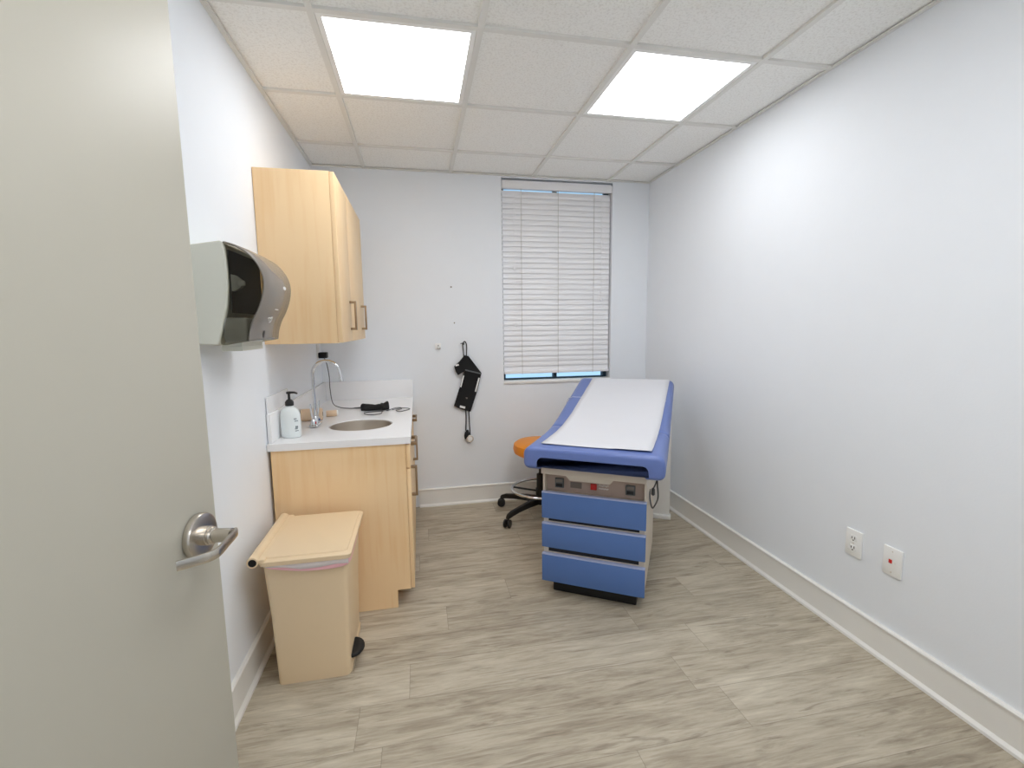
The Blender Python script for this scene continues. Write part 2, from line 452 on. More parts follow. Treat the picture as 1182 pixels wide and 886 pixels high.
base_cabinet(2.802, 3.44, 'maple base cabinet at the back wall end of the counter', .08, .318)

# worktop with oval cut-out
wt = thing('countertop', 'white solid surface sink counter with raised back and side splash', 'countertop', (0, 2.168, CB))
ox0, ox1, oy0, oy1 = .004, .622, 0., D-.002-2.168
ex, ey, ea, eb = .362, 2.518-2.168, .158, .146
N = 48
cor = [math.atan2(b-ey, a-ex) for a in (ox0, ox1) for b in (oy0, oy1)]
angs = sorted([2*PI*k/N-PI for k in range(N)]+cor)
def rect_hit(a):
    c, s = math.cos(a), math.sin(a); ts = []
    if c > 1e-9: ts.append((ox1-ex)/c)
    if c < -1e-9: ts.append((ox0-ex)/c)
    if s > 1e-9: ts.append((oy1-ey)/s)
    if s < -1e-9: ts.append((oy0-ey)/s)
    t = min(ts); return ex+c*t, ey+s*t
def ell(a, g=0.):
    c, s = math.cos(a), math.sin(a); k = 1/math.sqrt((c/(ea+g))**2+(s/(eb+g))**2); return ex+c*k, ey+s*k
th = CT-CB
rings = []
for f, z in ((lambda a: ell(a), 0.), (lambda a: ell(a), th-.003), (lambda a: ell(a, .003), th)):
    rings.append([Vector((*f(a), z)) for a in angs])
for z, g in ((th, 0), (0, 0)):
    rings.append([Vector((*rect_hit(a), z)) for a in angs])
rings.append(rings[0])
m = MB(); m.loft(rings, True, False, False); bmesh.ops.remove_doubles(m.bm, verts=m.bm.verts[:], dist=1e-6)
m.build('worktop', M['quartz'], wt)
MB().box(.004, .022, .02, oy1, th, th+.131, .002).build('side_splash', M['quartz'], wt)
MB().box(.022, ox1, oy1-.018, oy1, th, th+.131, .002).build('back_splash', M['quartz'], wt)
MB().box(.0035, .012, .03, .36, th+.131, th+.205, .002).build('splash_panel', M['quartz'], wt)

sk = thing('sink', 'oval stainless steel sink bowl set under the counter', 'sink', (ex, ey+2.168, CB))
def bowl(k, n=40):
    return k
prof = [(.985, .0285), (.978, .0285), (.972, .01), (.95, -.07), (.86, -.11), (.5, -.135), (.14, -.14)]
out = [(.14, -.144), (.5, -.139), (.87, -.116), (.965, -.073), (.988, .01), (.992, .0285)]
rr = [[Vector((k*ea*math.cos(2*PI*i/48), k*eb*math.sin(2*PI*i/48), z)) for i in range(48)] for k, z in prof+out]
m = MB(); m.loft(rr+[rr[0]], True, False, False); bmesh.ops.remove_doubles(m.bm, verts=m.bm.verts[:], dist=1e-6)
m.build('bowl', M['steel'], sk)
MB().lathe([(.001, -.150), (.022, -.150), (.023, -.143), (.018, -.142), (.016, -.146), (.001, -.146)], 24).build('drain', M['chrome'], sk)

# ------------------------------------------------------------------ faucet
fa = thing('faucet', 'chrome gooseneck faucet with two upright lever handles beside the sink', 'faucet', (.130, 2.55, CT+.001))
m = MB(); m.box(-.022, .022, -.062, .062, 0, .012, .005, 3); m.lathe([(.018, .010), (.016, .03), (.013, .045), (.011, .05)], 20)
m.build('base', M['chrome'], fa)
sp = [(0, 0, .045), (0, 0, .12), (0, 0, .27)]+[(.068-.068*math.cos(a), -.004, .27+.068*math.sin(a)) for a in [PI*k/12 for k in range(1, 12)]]+[(.139, -.004, .25), (.141, -.004, .235)]
m = MB(); m.tube(sp, .0085, 14); m.tube([(.139, -.004, .252), (.1415, -.004, .228)], .0105, 14)
m.build('spout', M['chrome'], fa)
for s, dm in ((-1, 'red'), (1, 'blue_dot')):
    m = MB(); m.lathe([(.014, .010), (.014, .028), (.011, .036), (.008, .042)], 18, T(0, s*.046, 0))
    m.tube([(0, s*.046, .036), (.006*s, s*.05, .07), (.010*s, s*.056, .125)], [.006, .0055, .0045], 10)
    h = m.build('lever_handle', M['chrome'], fa)
    MB().lathe([(.001, 0), (.0075, 0), (.0075, .002), (.001, .003)], 14, T(.0115, s*.046-.004, .024) @ Matrix.Rotation(PI/2, 4, 'Y')).build('index_dot', M[dm], h)

# ------------------------------------------------------------------ soap bottle
sb = thing('soap_bottle', 'milky pump soap bottle with black pump at the near counter corner', 'soap bottle', (.073, 2.305, CT+.001), math.radians(-20))
m = MB()
prof = [(.040, 0), (.046, .006), (.047, .06), (.046, .105), (.040, .128), (.026, .142), (.017, .147), (.016, .152)]
m.lathe(prof, 32, ell=(1, .78)); m.build('bottle', M['bottle'], sb)
m = MB(); m.lathe([(.018, .149), (.019, .152), (.019, .166), (.013, .175), (.006, .179), (.0055, .205)], 22)
m.lathe([(.0105, .204), (.0115, .206), (.011, .213), (.008, .215)], 16)
m.tube([(0, 0, .210), (.03, -.004, .211), (.046, -.006, .207)], [.0055, .005, .004], 10)
m.build('pump', M['black'], sb)
# small printed label on the side facing the doorway
m = MB(); a0, a1 = -1.25, -.15
def cyl(a, z, k=.0006): return Vector(((.0468+k)*math.cos(a), (.0468*.78+k)*math.sin(a), z))
m.loft([[cyl(a0+(a1-a0)*i/10, z) for i in range(11)] for z in (.02, .05, .08, .1)], closed=False)
lb = m.build('label', M['bottle'], sb)
for blk in (((.090, .45, .8, .003), (.080, .5, .9, .0022)), ((.052, .55, .85, .005), (.044, .5, .8, .003), (.034, .5, .9, .002))):
    m = MB()
    for z, u0, u1, h in blk:
        for k in range(int((u1-u0)/.09)):
            a = a0+(a1-a0)*(u0+.09*k); b = a+(a1-a0)*.06
            m.loft([[cyl(a, z-h, .0012), cyl(b, z-h, .0012)], [cyl(a, z+h, .0012), cyl(b, z+h, .0012)]], closed=False)
    m.build('label_print', M['ink'], lb)

# ------------------------------------------------------------------ bandage rolls on the counter
rb = thing('bandage_roll', 'tan bandage roll lying by the side splash left of the faucet', 'bandage', (.082, 2.70, CT+.001), math.radians(8))
RX = Matrix.Rotation(PI/2, 4, 'Y')
MB().lathe([(.012, -.055), (.031, -.055), (.033, -.052), (.033, .052), (.031, .055), (.012, .055)], 26, T(0, 0, .033) @ RX).build('roll', M['bandage'], rb)
m = MB(); m.lathe([(.004, -.0565), (.0115, -.0565), (.0115, .0565), (.004, .0565)], 18, T(0, 0, .033) @ RX); m.build('core', M['slot'], rb)
rb = thing('tape_roll', 'small tan roll with a white end lying right of the faucet', 'tape roll', (.168, 2.80, CT+.001), math.radians(12))
MB().lathe([(.004, -.03), (.017, -.03), (.018, -.028), (.018, .024), (.017, .026), (.004, .026)], 22, T(0, 0, .018) @ RX).build('roll', M['bandage'], rb)
MB().lathe([(.002, .026), (.0165, .026), (.0165, .034), (.002, .034)], 22, T(0, 0, .018) @ RX).build('end_cap', M['white'], rb)

# ------------------------------------------------------------------ plug with cable, pouch and cable loops on the counter
ol = thing('wall_outlet', 'white outlet plate under the wall cabinet holding the black adapter', 'outlet', (0.001, 3.35, 1.19))
MB().box(0, .006, -.035, .035, -.057, .057, .002).build('plate', M['ivory'], ol)
for z in (-.02, .02): MB().box(.006, .0075, -.014, .014, z-.012, z+.012, .002).build('socket', M['slot'] if z > 9 else M['white'], ol)
pa = thing('power_adapter', 'black plug adapter in the outlet with grey cable trailing to the counter', 'adapter', (.0085, 3.35, 1.172))
MB().box(0, .055, -.028, .028, -.020, .020, .006, 3).build('plug', M['black'], pa)
cab = catmull([(.035, -.010, -.020), (.050, -.02, -.06), (.068, -.06, -.14), (.080, -.12, -.22), (.110, -.22, -.298), (.16, -.28, -.318), (.215, -.30, -.3235), (.27, -.31, -.3235), (.325, -.318, -.3235)], 8)
MB().tube(cab, .0028, 8).build('cable', M['cable'], pa)
m = MB(); m.tube(catmull([(.25, -.305, -.322), (.30, -.29, -.322), (.335, -.30, -.322), (.315, -.325, -.322), (.27, -.32, -.322)], 6), .0025, 7)
m.build('cable_loop', M['cable'], pa)

po = thing('black_pouch', 'folded black nylon cuff pouch lying on the counter behind the sink', 'pouch', (.395, 2.945, CT+.001), math.radians(8))
m = MB(); nx = 14
def wad(x0, x1, y0, y1, h, amp, seed, m=m):
    rnd = random.Random(seed); rings = []
    for i in range(nx+1):
        u = i/nx; x = x0+(x1-x0)*u
        hh = h*(.92+.09*math.sin(u*6+seed)+.08*rnd.random())*(.8 if i in (0, nx) else 1)
        yy0, yy1 = y0+amp*math.sin(u*5+seed), y1+amp*math.sin(u*4+1+seed)
        rings.append([Vector((x, yy0, .001)), Vector((x, yy0-.002, hh*.55)), Vector((x, yy0+.012, hh)), Vector((x, (yy0+yy1)/2, hh*1.12)),
                      Vector((x, yy1-.012, hh)), Vector((x, yy1, hh*.5)), Vector((x, yy1-.001, .001))])
    m.loft(rings)
wad(-.085, .06, -.035, .03, .040, .006, 1)
m.build('flap', M['cloth'], po, mods=[('SUBSURF', dict(levels=1, render_levels=2))])
m = MB(); wad(.035, .085, -.05, .035, .046, .004, 3, m); m.build('fold', M['cloth'], po, mods=[('SUBSURF', dict(levels=1, render_levels=2))])
lc = thing('cable', 'thin grey cable looped beside the black pouch on the counter', 'cable', (.40, 2.868, CT+.001))
m = MB(); m.tube(catmull([(.05, .01, .004), (-.01, .0, .004), (-.055, -.012, .004), (-.045, -.07, .004), (0, -.10, .004), (.04, -.07, .004), (.045, -.015, .004)], 8), .0025, 8)
m.build('loop', M['cable'], lc)
m = MB(); m.tube(catmull([(.07, .02, .004), (.115, .10, .005), (.15, .11, .004), (.155, .06, .004), (.125, .01, .006), (.15, -.03, .004), (.195, .02, .004), (.205, .06, .004), (.16, .075, .007), (.10, .05, .004)], 8), .0025, 8)
m.build('coil', M['cable'], lc)

# ------------------------------------------------------------------ paper towel dispenser
pd = thing('paper_towel_dispenser', 'grey paper towel dispenser with smoked cover on left wall', 'towel dispenser', (0.001, 1.58, 1.30))
DW = .305
back = [(0, .005), (.068, .0), (.074, .012), (.086, .06), (.102, .115), (.110, .175), (.112, .23), (.110, .285), (.106, .311), (.095, .315), (.0, .300)]
m = MB(); m.prism(back, (0, 0, 0), (1, 0, 0), (0, 0, 1), (0, DW, 0)); m.build('back_body', M['cream_p'], pd, mods=[('BEVEL', dict(width=.005, segments=2, limit_method='ANGLE', angle_limit=.7))])
cov = catmull([(.106, .312), (.135, .303), (.168, .283), (.192, .255), (.207, .225), (.212, .190), (.205, .148), (.190, .108), (.173, .075), (.162, .042), (.157, .012)], 4)
inn = catmull([(.157, .012), (.120, .006), (.078, .004), (.090, .055), (.106, .11), (.114, .17), (.1155, .23), (.1135, .285), (.106, .312)], 4)
near = [Vector((p.x, 0, p.y)) for p in cov]+[Vector((p.x, 0, p.y)) for p in inn[1:-1]]
for yy in (.002, DW-.002):
    m = MB(); m.bm.faces.new([m.bm.verts.new(p+Vector((0, yy, 0))) for p in near])
    m.build('cover_side', M['smoke'], pd, smooth=False, mods=[('SOLIDIFY', dict(thickness=.003, offset=0))])
m = MB(); rg = []
for y, k in ((0, 0), (.004, .003), (.10, .006), (.20, .006), (DW-.004, .003), (DW, 0)):
    rg.append([Vector((p.x+k, y, p.y+k*.4)) for p in cov])
m.loft(rg, closed=False)
cf = m.build('cover_front', M['smoke_f'], pd, mods=[('SOLIDIFY', dict(thickness=.004, offset=-1))])
MB().box(.113, .116, .01, DW-.01, .10, .29).build('inner_plate', M['inner'], pd, smooth=False)
RM = Matrix.Rotation(-PI/2, 4, 'X')
m = MB(); m.prism([(.112, .165), (.128, .168), (.142, .178), (.146, .190), (.142, .202), (.128, .214), (.112, .218)], (0, .012, 0), (1, 0, 0), (0, 0, 1), (0, .02, 0))
m.box(.135, .155, .006, .018, .182, .198, .003)
m.build('roll_holder', M['holder'], pd)
m = MB(); m.box(.084, .152, .006, DW-.006, .010, .085, .008, 3); m.build('feed_housing', M['holder'], pd)
m = MB(); m.box(.060, .120, .05, .25, -.006, .012, .003); m.box(.060, .064, .05, .25, -.020, -.006); m.box(.112, .120, .05, .25, -.020, -.006)
m.box(.064, .112, .05, .056, -.020, -.006); m.box(.064, .112, .244, .25, -.020, -.006)
m.build('outlet_slot', M['cream_p'], pd, smooth=False)
# badge, marks and key lock on the cover front
def on_cover(i, y, off=.0075):
    p = cov[i]; q = (cov[min(i+1, len(cov)-1)]-cov[max(i-1, 0)]); nn = Vector((-q.y, q.x)).normalized()
    if nn.x < 0: nn = -nn
    return Vector((p.x+nn.x*off, y, p.y+nn.y*off)), Vector((nn.x, 0, nn.y)), Vector((q.x, 0, q.y)).normalized()
def patch(i, pts, y, mm, name, off=.0068):
    o, nn, tt = on_cover(i, y, off); m = MB()
    m.prism(pts, o, (0, 1, 0), tt, nn*.0012); return m.build(name, mm, cf, smooth=False)
patch(20, [(.016*math.cos(a), .006*math.sin(a)) for a in [2*PI*k/18 for k in range(18)]], .20, M['white'], 'badge')
patch(27, [(-.018, -.0016), (.018, -.0016), (.018, .0016), (-.018, .0016)], .155, M['white'], 'brand_mark')
o, nn, tt = on_cover(31, .135, .007); m = MB()
sc = [(-.028, .004), (-.016, .008), (-.006, .003), (.004, .010), (.014, .010), (.016, -.004), (.008, -.010), (-.002, -.008), (-.006, -.001), (-.018, .0)]
m.tube([o+Vector((0, 1, 0))*a-tt*b for a, b in sc], .0011, 6, closed=True); m.build('hand_symbol', M['white'], cf)
patch(37, [(.008*math.cos(a), .012*math.sin(a)) for a in [2*PI*k/14 for k in range(14)]], .115, M['black'], 'key_lock')

# ------------------------------------------------------------------ step-on bin
bn = thing('step_bin', 'beige plastic step-on waste bin against left wall by cabinet', 'bin', (.0, 1.73, 0))
def rr_(x0, x1, y0, y1, z, r=.018, k=4):
    pts = []
    for cx, cy, a0 in ((x1-r, y1-r, 0), (x0+r, y1-r, PI/2), (x0+r, y0+r, PI), (x1-r, y0+r, 1.5*PI)):
        for i in range(k+1):
            a = a0+PI/2*i/k; pts.append(Vector((cx+r*math.cos(a), cy+r*math.sin(a), z)))
    return pts
m = MB(); m.loft([rr_(.105, .368, .035, .335, .0), rr_(.098, .374, .025, .35, .28), rr_(.088, .384, .01, .37, .505),
                  rr_(.093, .379, .015, .365, .505), rr_(.11, .36, .04, .335, .02)])
m.build('body', M['bin'], bn)
m = MB(); m.box(.108, .372, .05, .33, .0, .03, .004); m.build('base_skirt', M['bin'], bn)
# lid: top slab, skirt and hinge barrel along the wall side
m = MB(); m.loft([rr_(.087, .400, -.022, .392, .508), rr_(.085, .402, -.024, .394, .524), rr_(.089, .396, -.018, .388, .529), rr_(.097, .388, -.008, .378, .530), rr_(.099, .386, -.006, .376, .535), rr_(.105, .38, 0, .37, .537)])
m.box(.062, .11, -.022, .392, .520, .536, .004, 3)
lid = m.build('lid', M['bin'], bn)
RYm = Matrix.Rotation(-PI/2, 4, 'X')
MB().lathe([(.014, 0), (.019, 0), (.020, .003), (.020, .411), (.019, .414), (.014, .414)], 26, T(.070, -.026, .528) @ RYm).build('hinge_barrel', M['bin'], lid)
MB().lathe([(.001, -.0005), (.0138, -.0005), (.0138, .3), (.001, .3)], 20, T(.070, -.026, .528) @ RYm).build('hinge_hole_shade', M['bin_hole_shade'], lid)  # dark plug painting the shaded hollow at the barrel end
m = MB(); m.prism([(.115*math.cos(a)*.42, .058*math.sin(a)) for a in [PI*k/12-PI/2 for k in range(13)]], (.366, .115, .052), (1, 0, 0), (0, 1, 0), (0, 0, .016))
m.build('pedal', M['rubber'], bn, mods=[('BEVEL', dict(width=.006, segments=3, limit_method='ANGLE', angle_limit=.9))])
# liner bag folded over the rim under the lid
m = MB(); rg = []
per = [(.10, .006), (.16, .004), (.22, .003), (.28, .004), (.34, .004), (.386, .006), (.390, .05), (.390, .12), (.390, .2), (.388, .28)]
lo = [.492, .480, .470, .466, .468, .474, .478, .486, .480, .492]
rnd = random.Random(4)
lay = [[Vector((x, y, .507)) for x, y in per], [Vector((x+.002*rnd.uniform(-1, 1), y-.003, (z+.507)/2)) for (x, y), z in zip(per, lo)], [Vector((x, y-.001 if y < .01 else y, z)) for (x, y), z in zip(per, lo)]]
m.loft(lay, closed=False)
lin_ = thing('bin_liner', 'pink and clear plastic liner bag showing under the bin lid', 'bin liner', (0, 1.73, .50))
o = m.build('bag_edge', M['liner'], lin_, mods=[('SOLIDIFY', dict(thickness=.0012, offset=1)), ('SUBSURF', dict(levels=1, render_levels=2))]); o.location = (.004, -.006, -.5015)
m = MB(); lay = [[Vector((x, y-.004, .508)) for x, y in per[:6]], [Vector((x, y-.0055, .508-(.508-z)*.62+.004*math.sin(i*2))) for i, ((x, y), z) in enumerate(zip(per[:6], lo))]]
m.loft(lay, closed=False); o = m.build('clear_fold', M['liner_w'], lin_, mods=[('SOLIDIFY', dict(thickness=.0012, offset=1))]); o.location = (.004, -.006, -.5015)

# ------------------------------------------------------------------ exam table
TR = math.radians(31.74)
tb = thing('exam_table', 'blue medical exam table with three drawers and raised backrest', 'exam table', (1.461, 2.012, 0), -TR)
hb = .248
m = MB(); m.box(-hb+.004, hb-.004, .004, .62, .075, .535, .003)
for s in (-1, 1): m.box(min(s*(hb-.012), s*(hb-.001)), max(s*(hb-.012), s*(hb-.001)), .0, .62, .535, .70, .002)
m.box(-hb+.012, hb-.012, .10, .62, .535, .70)
m.build('base_body', M['cream'], tb, smooth=False)
MB().box(-.207, .207, .05, .58, 0.001, .0745, .003).build('plinth', M['rubber'], tb)
for z1, z0 in ((.5457, .412), (.3865, .262), (.2278, .0845)):
    dr = MB().box(-hb, hb, -.018, .003, z0, z1-.006, .002).build('drawer', M['drawer'], tb)
    MB().box(-hb, hb, -.019, .003, z1-.006, z1, .001).build('edge_strip', M['drawer_edge'], dr, smooth=False)
m = MB()
for z0, z1 in ((.394, .408), (.236, .257)): m.box(-hb+.03, hb-.03, .0, .0038, z0, z1)
m.build('drawer_gap_shade', M['dark'], tb, smooth=False)  # dark strips painting the shade between the drawer fronts
# control panel
cp = MB().box(-hb+.012, hb-.012, .040, .055, .537, .640).build('control_panel', M['taupe'], tb, smooth=False)
def cpb(name, u0, u1, z0, z1, mm, th=.004, bev=.001): return MB().box(u0, u1, .040-th, .0405, z0, z1, bev).build(name, mm, cp)
for u in (-.172, .170):
    s_ = cpb('socket', u-.022, u+.022, .556, .604, M['charcoal'], .010, .003)
    MB().box(u-.016, u+.016, .0285, .0305, .585, .598).build('socket_face', M['label_grey'], s_, smooth=False)
    MB().box(u-.016, u+.016, .0285, .0305, .562, .578).build('socket_slot', M['black'], s_, smooth=False)
cpb('rating_plate', -.118, -.062, .560, .590, M['label_grey'], .002, .0005)
cpb('rocker_switch', -.018, .012, .562, .592, M['red'], .008, .002)
m = MB()
for z, n, a in ((.586, 5, .006), (.571, 7, .004)):
    m.tube(catmull([(.022+.046*i/(2*n), .0385, z+(a if i % 2 else -a)*(.6+.4*math.sin(i*1.7))) for i in range(2*n+1)], 4), .0011, 5)
m.build('panel_lettering', M['white'], cp)
# pull-out tray with its lip and blue foot rest
m = MB(); m.box(-hb, hb, -.028, .10, .638, .671, .003)
m.prism([(-.125, .638), (.100, .638), (.082, .617), (-.105, .617)], (0, -.026, 0), (1, 0, 0), (0, 0, 1), (0, .05, 0))
m.build('tray', M['cream'], tb, smooth=False)
m = MB(); m.box(-.222, .232, -.052, .12, .6725, .703, .012, 4); m.build('foot_rest', M['vinyl'], tb)
MB().box(-hb+.006, hb-.006, .02, .55, .699, .72).build('under_seat_shade', M['dark'], tb, smooth=False)  # dark block standing in for the shade below the seat cushion

# cushions: cross-section with side rolls hanging below the pan
HT = .322
def fillet(cs, k=6):
    out = []; n = len(cs)
    for i, (x, y, rad) in enumerate(cs):
        p = Vector((x, y)); a = (Vector(cs[i-1][:2])-p); b = (Vector(cs[(i+1) % n][:2])-p)
        a.normalize(); b.normalize(); ang = a.angle(b); d = rad/math.tan(ang/2)
        c = p+(a+b).normalized()*(rad/math.sin(ang/2))
        s0 = p+a*d-c; s1 = p+b*d-c; t0 = math.atan2(s0.y, s0.x); dt = math.atan2(s1.y, s1.x)-t0
        while dt > PI: dt -= 2*PI
        while dt < -PI: dt += 2*PI
        out += [c+Vector((math.cos(t0+dt*j/k), math.sin(t0+dt*j/k)))*rad for j in range(k+1)]
    return out
def sect(v, z, ang, grow=0., th=.052, drop=.112, hw=HT):
    hi = .232; f = min(.030, (drop-th)*.48)
    pts = fillet([(-hi, -th, .008), (-hi-.004, -drop, f*.6), (-hw, -drop, .030), (-hw, 0, .040), (hw, 0, .040), (hw, -drop, .030), (hi+.004, -drop, f*.6), (hi, -th, .008)])
    if grow:
        n = len(pts); q = []
        for i in range(n):
            t = (pts[(i+1) % n]-pts[i-1]).normalized(); nn = Vector((t.y, -t.x))   # inwards for this winding
            q.append(pts[i]+nn*(-grow))
        pts = q
    return [Vector((u+.006, v-w*math.sin(ang), z+w*math.cos(ang))) for u, w in pts]
SL = .242; BA = math.atan(SL)
SZ = .787; V1 = .36; VA, VB = .20, .54
def bz(v):
    """smooth profile: flat seat, curved lift, straight backrest"""
    if v <= VA: return SZ
    if v >= VB: return SZ+SL*(VB-VA)/2+SL*(v-VB)
    return SZ+SL*(v-VA)**2/(2*(VB-VA))
def ba(v): return math.atan(SL*min(1, max(0, (v-VA)/(VB-VA))))
TH = .067
secs = [sect(-.100+.020*(1-math.cos(t)), SZ, 0, -.020*(1-math.sin(t)), th=TH, drop=.108) for t in [PI/2*k/5 for k in range(6)]]
for v, dp in ((-.04, .108), (.05, .108), (.14, .106), (.20, .102), (.25, .096), (.29, .092), (.32, .090)): secs.append(sect(v, bz(v), ba(v), th=TH-(.012 if v > .2 else .0), drop=dp))
secs += [sect(V1-.008, bz(V1-.008), ba(V1), drop=.083), sect(V1-.002, bz(V1-.002), ba(V1), -.004, drop=.083)]
MB().loft(secs).build('seat_cushion', M['vinyl'], tb)
secs = [sect(V1, bz(V1), ba(V1), -.004, drop=.083), sect(V1+.006, bz(V1+.006), ba(V1+.006), drop=.083)]
for v in (.40, .44, .49, .54, .62, .76, .90, 1.02, 1.12): secs.append(sect(v, bz(v), ba(v), drop=.085))
secs += [sect(1.155+.018*math.sin(t), bz(1.155+.018*math.sin(t)), BA, -.018*(1-math.cos(t)), drop=.085) for t in [PI/2*k/4 for k in range(5)]]
MB().loft(secs).build('backrest_cushion', M['vinyl'], tb)
# narrow pale strap across the backrest
m = MB(); v = .80
st = [[Vector((u, v+a-w*math.sin(BA), bz(v+a)+w*math.cos(BA))) for u, w in ((-HT-.002, -.06), (-HT-.002, -.038), (-HT+.010, -.010), (-HT+.038, .002), (0, .002), (HT-.038, .002), (HT-.010, -.010), (HT+.002, -.038), (HT+.002, -.06))] for a in (-.006, .006)]
m.loft(st, closed=False); m.build('strap', M['drawer_edge'], tb, mods=[('SOLIDIFY', dict(thickness=.002, offset=0))])
# white backrest shell, rear panel with foot flange
m = MB(); q = [(.40, bz(.40)-.12), (1.14, bz(1.14)-.125), (1.185, bz(1.17)-.085), (1.18, bz(1.17)-.03), (1.165, bz(1.16)-.075), (.42, bz(.42)-.078)]
m.prism(q, (-.24, 0, 0), (0, 1, 0), (0, 0, 1), (.48, 0, 0)); m.build('backrest_shell', M['white'], tb, smooth=False)
m = MB(); m.box(-.10, .322, 1.165, 1.195, .03, .86, .003); m.box(-.11, .332, 1.150, 1.200, 0.001, .032, .004)
m.build('rear_panel', M['white'], tb)
m = MB(); m.box(-.18, .18, .618, 1.167, .60, .68); m.build('rear_beam', M['white'], tb, smooth=False)
# power cord dangling at the right front corner
m = MB(); m.tube(catmull([(.285, .06, .69), (.29, .04, .62), (.293, .06, .55), (.275, .10, .49), (.262, .14, .47), (.25, .18, .50), (.248, .20, .54)], 8), .0035, 8)
m.tube(catmull([(.29, .05, .69), (.285, .06, .63), (.272, .07, .59)], 6), .003, 8); m.lathe([(.004, .555), (.009, .56), (.008, .585), (.004, .592)], 12, T(.270, .07, 0))
m.build('power_cord', M['cable'], tb)
m = MB()
for s in (1,): m.box(.25, .31, .055, .075, .685, .70, .002)
m.build('cord_bracket', M['cream'], tb)

# paper on the table
ep = thing('exam_paper', 'white paper sheet covering the middle of the exam table', 'exam paper', (1.461, 2.012, 0), -TR)
m = MB(); rg = []
vs = [-.040, -.02, .05, .15, .22, .27, .31, .35, .40, .46, .55, .65, .75, .85, .95, 1.05, 1.12, 1.14, 1.15, 1.158]
def pz(v):
    z = bz(v)+.004*math.exp(-((v-.37)/.12)**2)
    if v > 1.14: z -= ((v-1.14)/.018)**2*.002
    return z+.005
for v in vs:
    rg.append([Vector((u, v, pz(v)+.0012*math.sin(v*37+u*9)+(.003*math.exp(-((v+.04)/.02)**2) if u > .1 else 0))) for u in [-.243+.022*v+(.510+.006*v)*k/16 for k in range(17)]])
m.loft(rg, closed=False); m.build('sheet', M['paper'], ep, mods=[('SOLIDIFY', dict(thickness=.0012, offset=1))])

# ------------------------------------------------------------------ stool
SX, SY = 1.50, 3.125
st = thing('rolling_stool', 'orange topped rolling stool on black base behind exam table', 'stool', (SX, SY, 0))
ZS = .543
m = MB(); m.lathe([(.10, ZS-.098), (.165, ZS-.095), (.188, ZS-.080), (.196, ZS-.052), (.190, ZS-.02), (.17, ZS-.006), (.10, ZS), (.001, ZS+.002)], 40); m.build('seat', M['orange'], st)
m = MB(); m.lathe([(.028, .09), (.030, .10), (.030, .30), (.022, .305), (.014, .31), (.014, ZS-.10), (.05, ZS-.099), (.05, ZS-.094)], 20); m.build('gas_lift', M['black'], st)
m = MB(); m.lathe([(.034, .08), (.045, .085), (.05, .10), (.048, .13), (.034, .14)], 22); m.build('hub', M['black'], st)
for k in range(5):
    a = math.radians(140+72*k)
    c, s = math.cos(a), math.sin(a)
    P = lambda r, z, w: (Vector((c*r-s*w, s*r+c*w, z)))
    m = MB(); rg = []
    for r, zt, zb, w in ((.03, .135, .085, .022), (.12, .128, .088, .02), (.22, .115, .082, .018), (.29, .105, .072, .017), (.327, .090, .062, .015), (.334, .08, .062, .010)):
        rg.append([P(r, zb, -w*.8), P(r, zb, w*.8), P(r, (zb+zt)/2, w), P(r, zt, w*.55), P(r, zt, -w*.55), P(r, (zb+zt)/2, -w)])
    m.loft(rg); lg = m.build('leg', M['black'], st)
    m = MB(); RA = rotz(a+.5)
    for o in (-.015, .015):
        m.lathe([(.004, -.009), (.025, -.009), (.0285, -.005), (.0285, .005), (.025, .009), (.004, .009)], 20, T(c*.33, s*.33, .0295) @ RA @ T(.0, o, 0) @ Matrix.Rotation(PI/2, 4, 'X'))
    m.lathe([(.007, .02), (.008, .03), (.008, .07), (.005, .072)], 10, T(c*.322, s*.322, 0))
    m.build('caster', M['black'], lg)
FR = .205; FZ = .195
m = MB(); m.tube([(FR*math.cos(2*PI*k/48), FR*math.sin(2*PI*k/48), FZ) for k in range(48)], .010, 10, closed=True); m.build('foot_ring', M['chrome'], st)
m = MB()
for k in range(3):
    a = math.radians(40+120*k); m.tube([(.026*math.cos(a), .026*math.sin(a), FZ-.02), (FR*math.cos(a), FR*math.sin(a), FZ)], .007, 8)
m.lathe([(.030, FZ-.05), (.036, FZ-.045), (.036, FZ), (.030, FZ+.005)], 18); m.build('ring_spokes', M['black'], st)

# ------------------------------------------------------------------ blood pressure cuff on the back wall, and wall hardware
bx, bzz = .989, 1.232
def wp(px, py): return (bx+(480+px*.1581-533)/152., bzz-(380+py*.1581-396)/152.)
hk = thing('wall_hook', 'small black hook holding the pressure cuff on back wall', 'hook', (wp(345, 105)[0], D-.001, wp(345, 105)[1]))
m = MB(); m.lathe([(.001, 0), (.008, 0), (.008, .004), (.001, .004)], 12, Matrix.Rotation(PI/2, 4, 'X'))
m.tube([(0, -.003, 0), (0, -.02, 0), (.0, -.028, .004), (0, -.03, .012)], .0025, 8); m.tube([(0, -.02, 0), (-.012, -.02, .004), (-.022, -.014, .0)], .0025, 8)
m.build('hook', M['black'], hk)
bp = thing('blood_pressure_cuff', 'black blood pressure cuff with bulb and gauge hanging on back wall', 'pressure cuff', (bx, D, bzz))
def poly(ps, y0, y1, name, mm, parent, bev=.003):
    pts = [wp(*p) for p in ps]
    m = MB(); m.prism([(x-bx, z-bzz) for x, z in pts], (0, -y0, 0), (1, 0, 0), (0, 0, 1), (0, -(y1-y0), 0))
    return m.build(name, mm, parent, smooth=False, mods=[('BEVEL', dict(width=bev, segments=2, limit_method='ANGLE', angle_limit=.8))])
pan = poly([(345, 295), (468, 325), (432, 460), (385, 595), (325, 578), (266, 550), (310, 420)], .006, .024, 'cuff_panel', M['cloth'], bp)
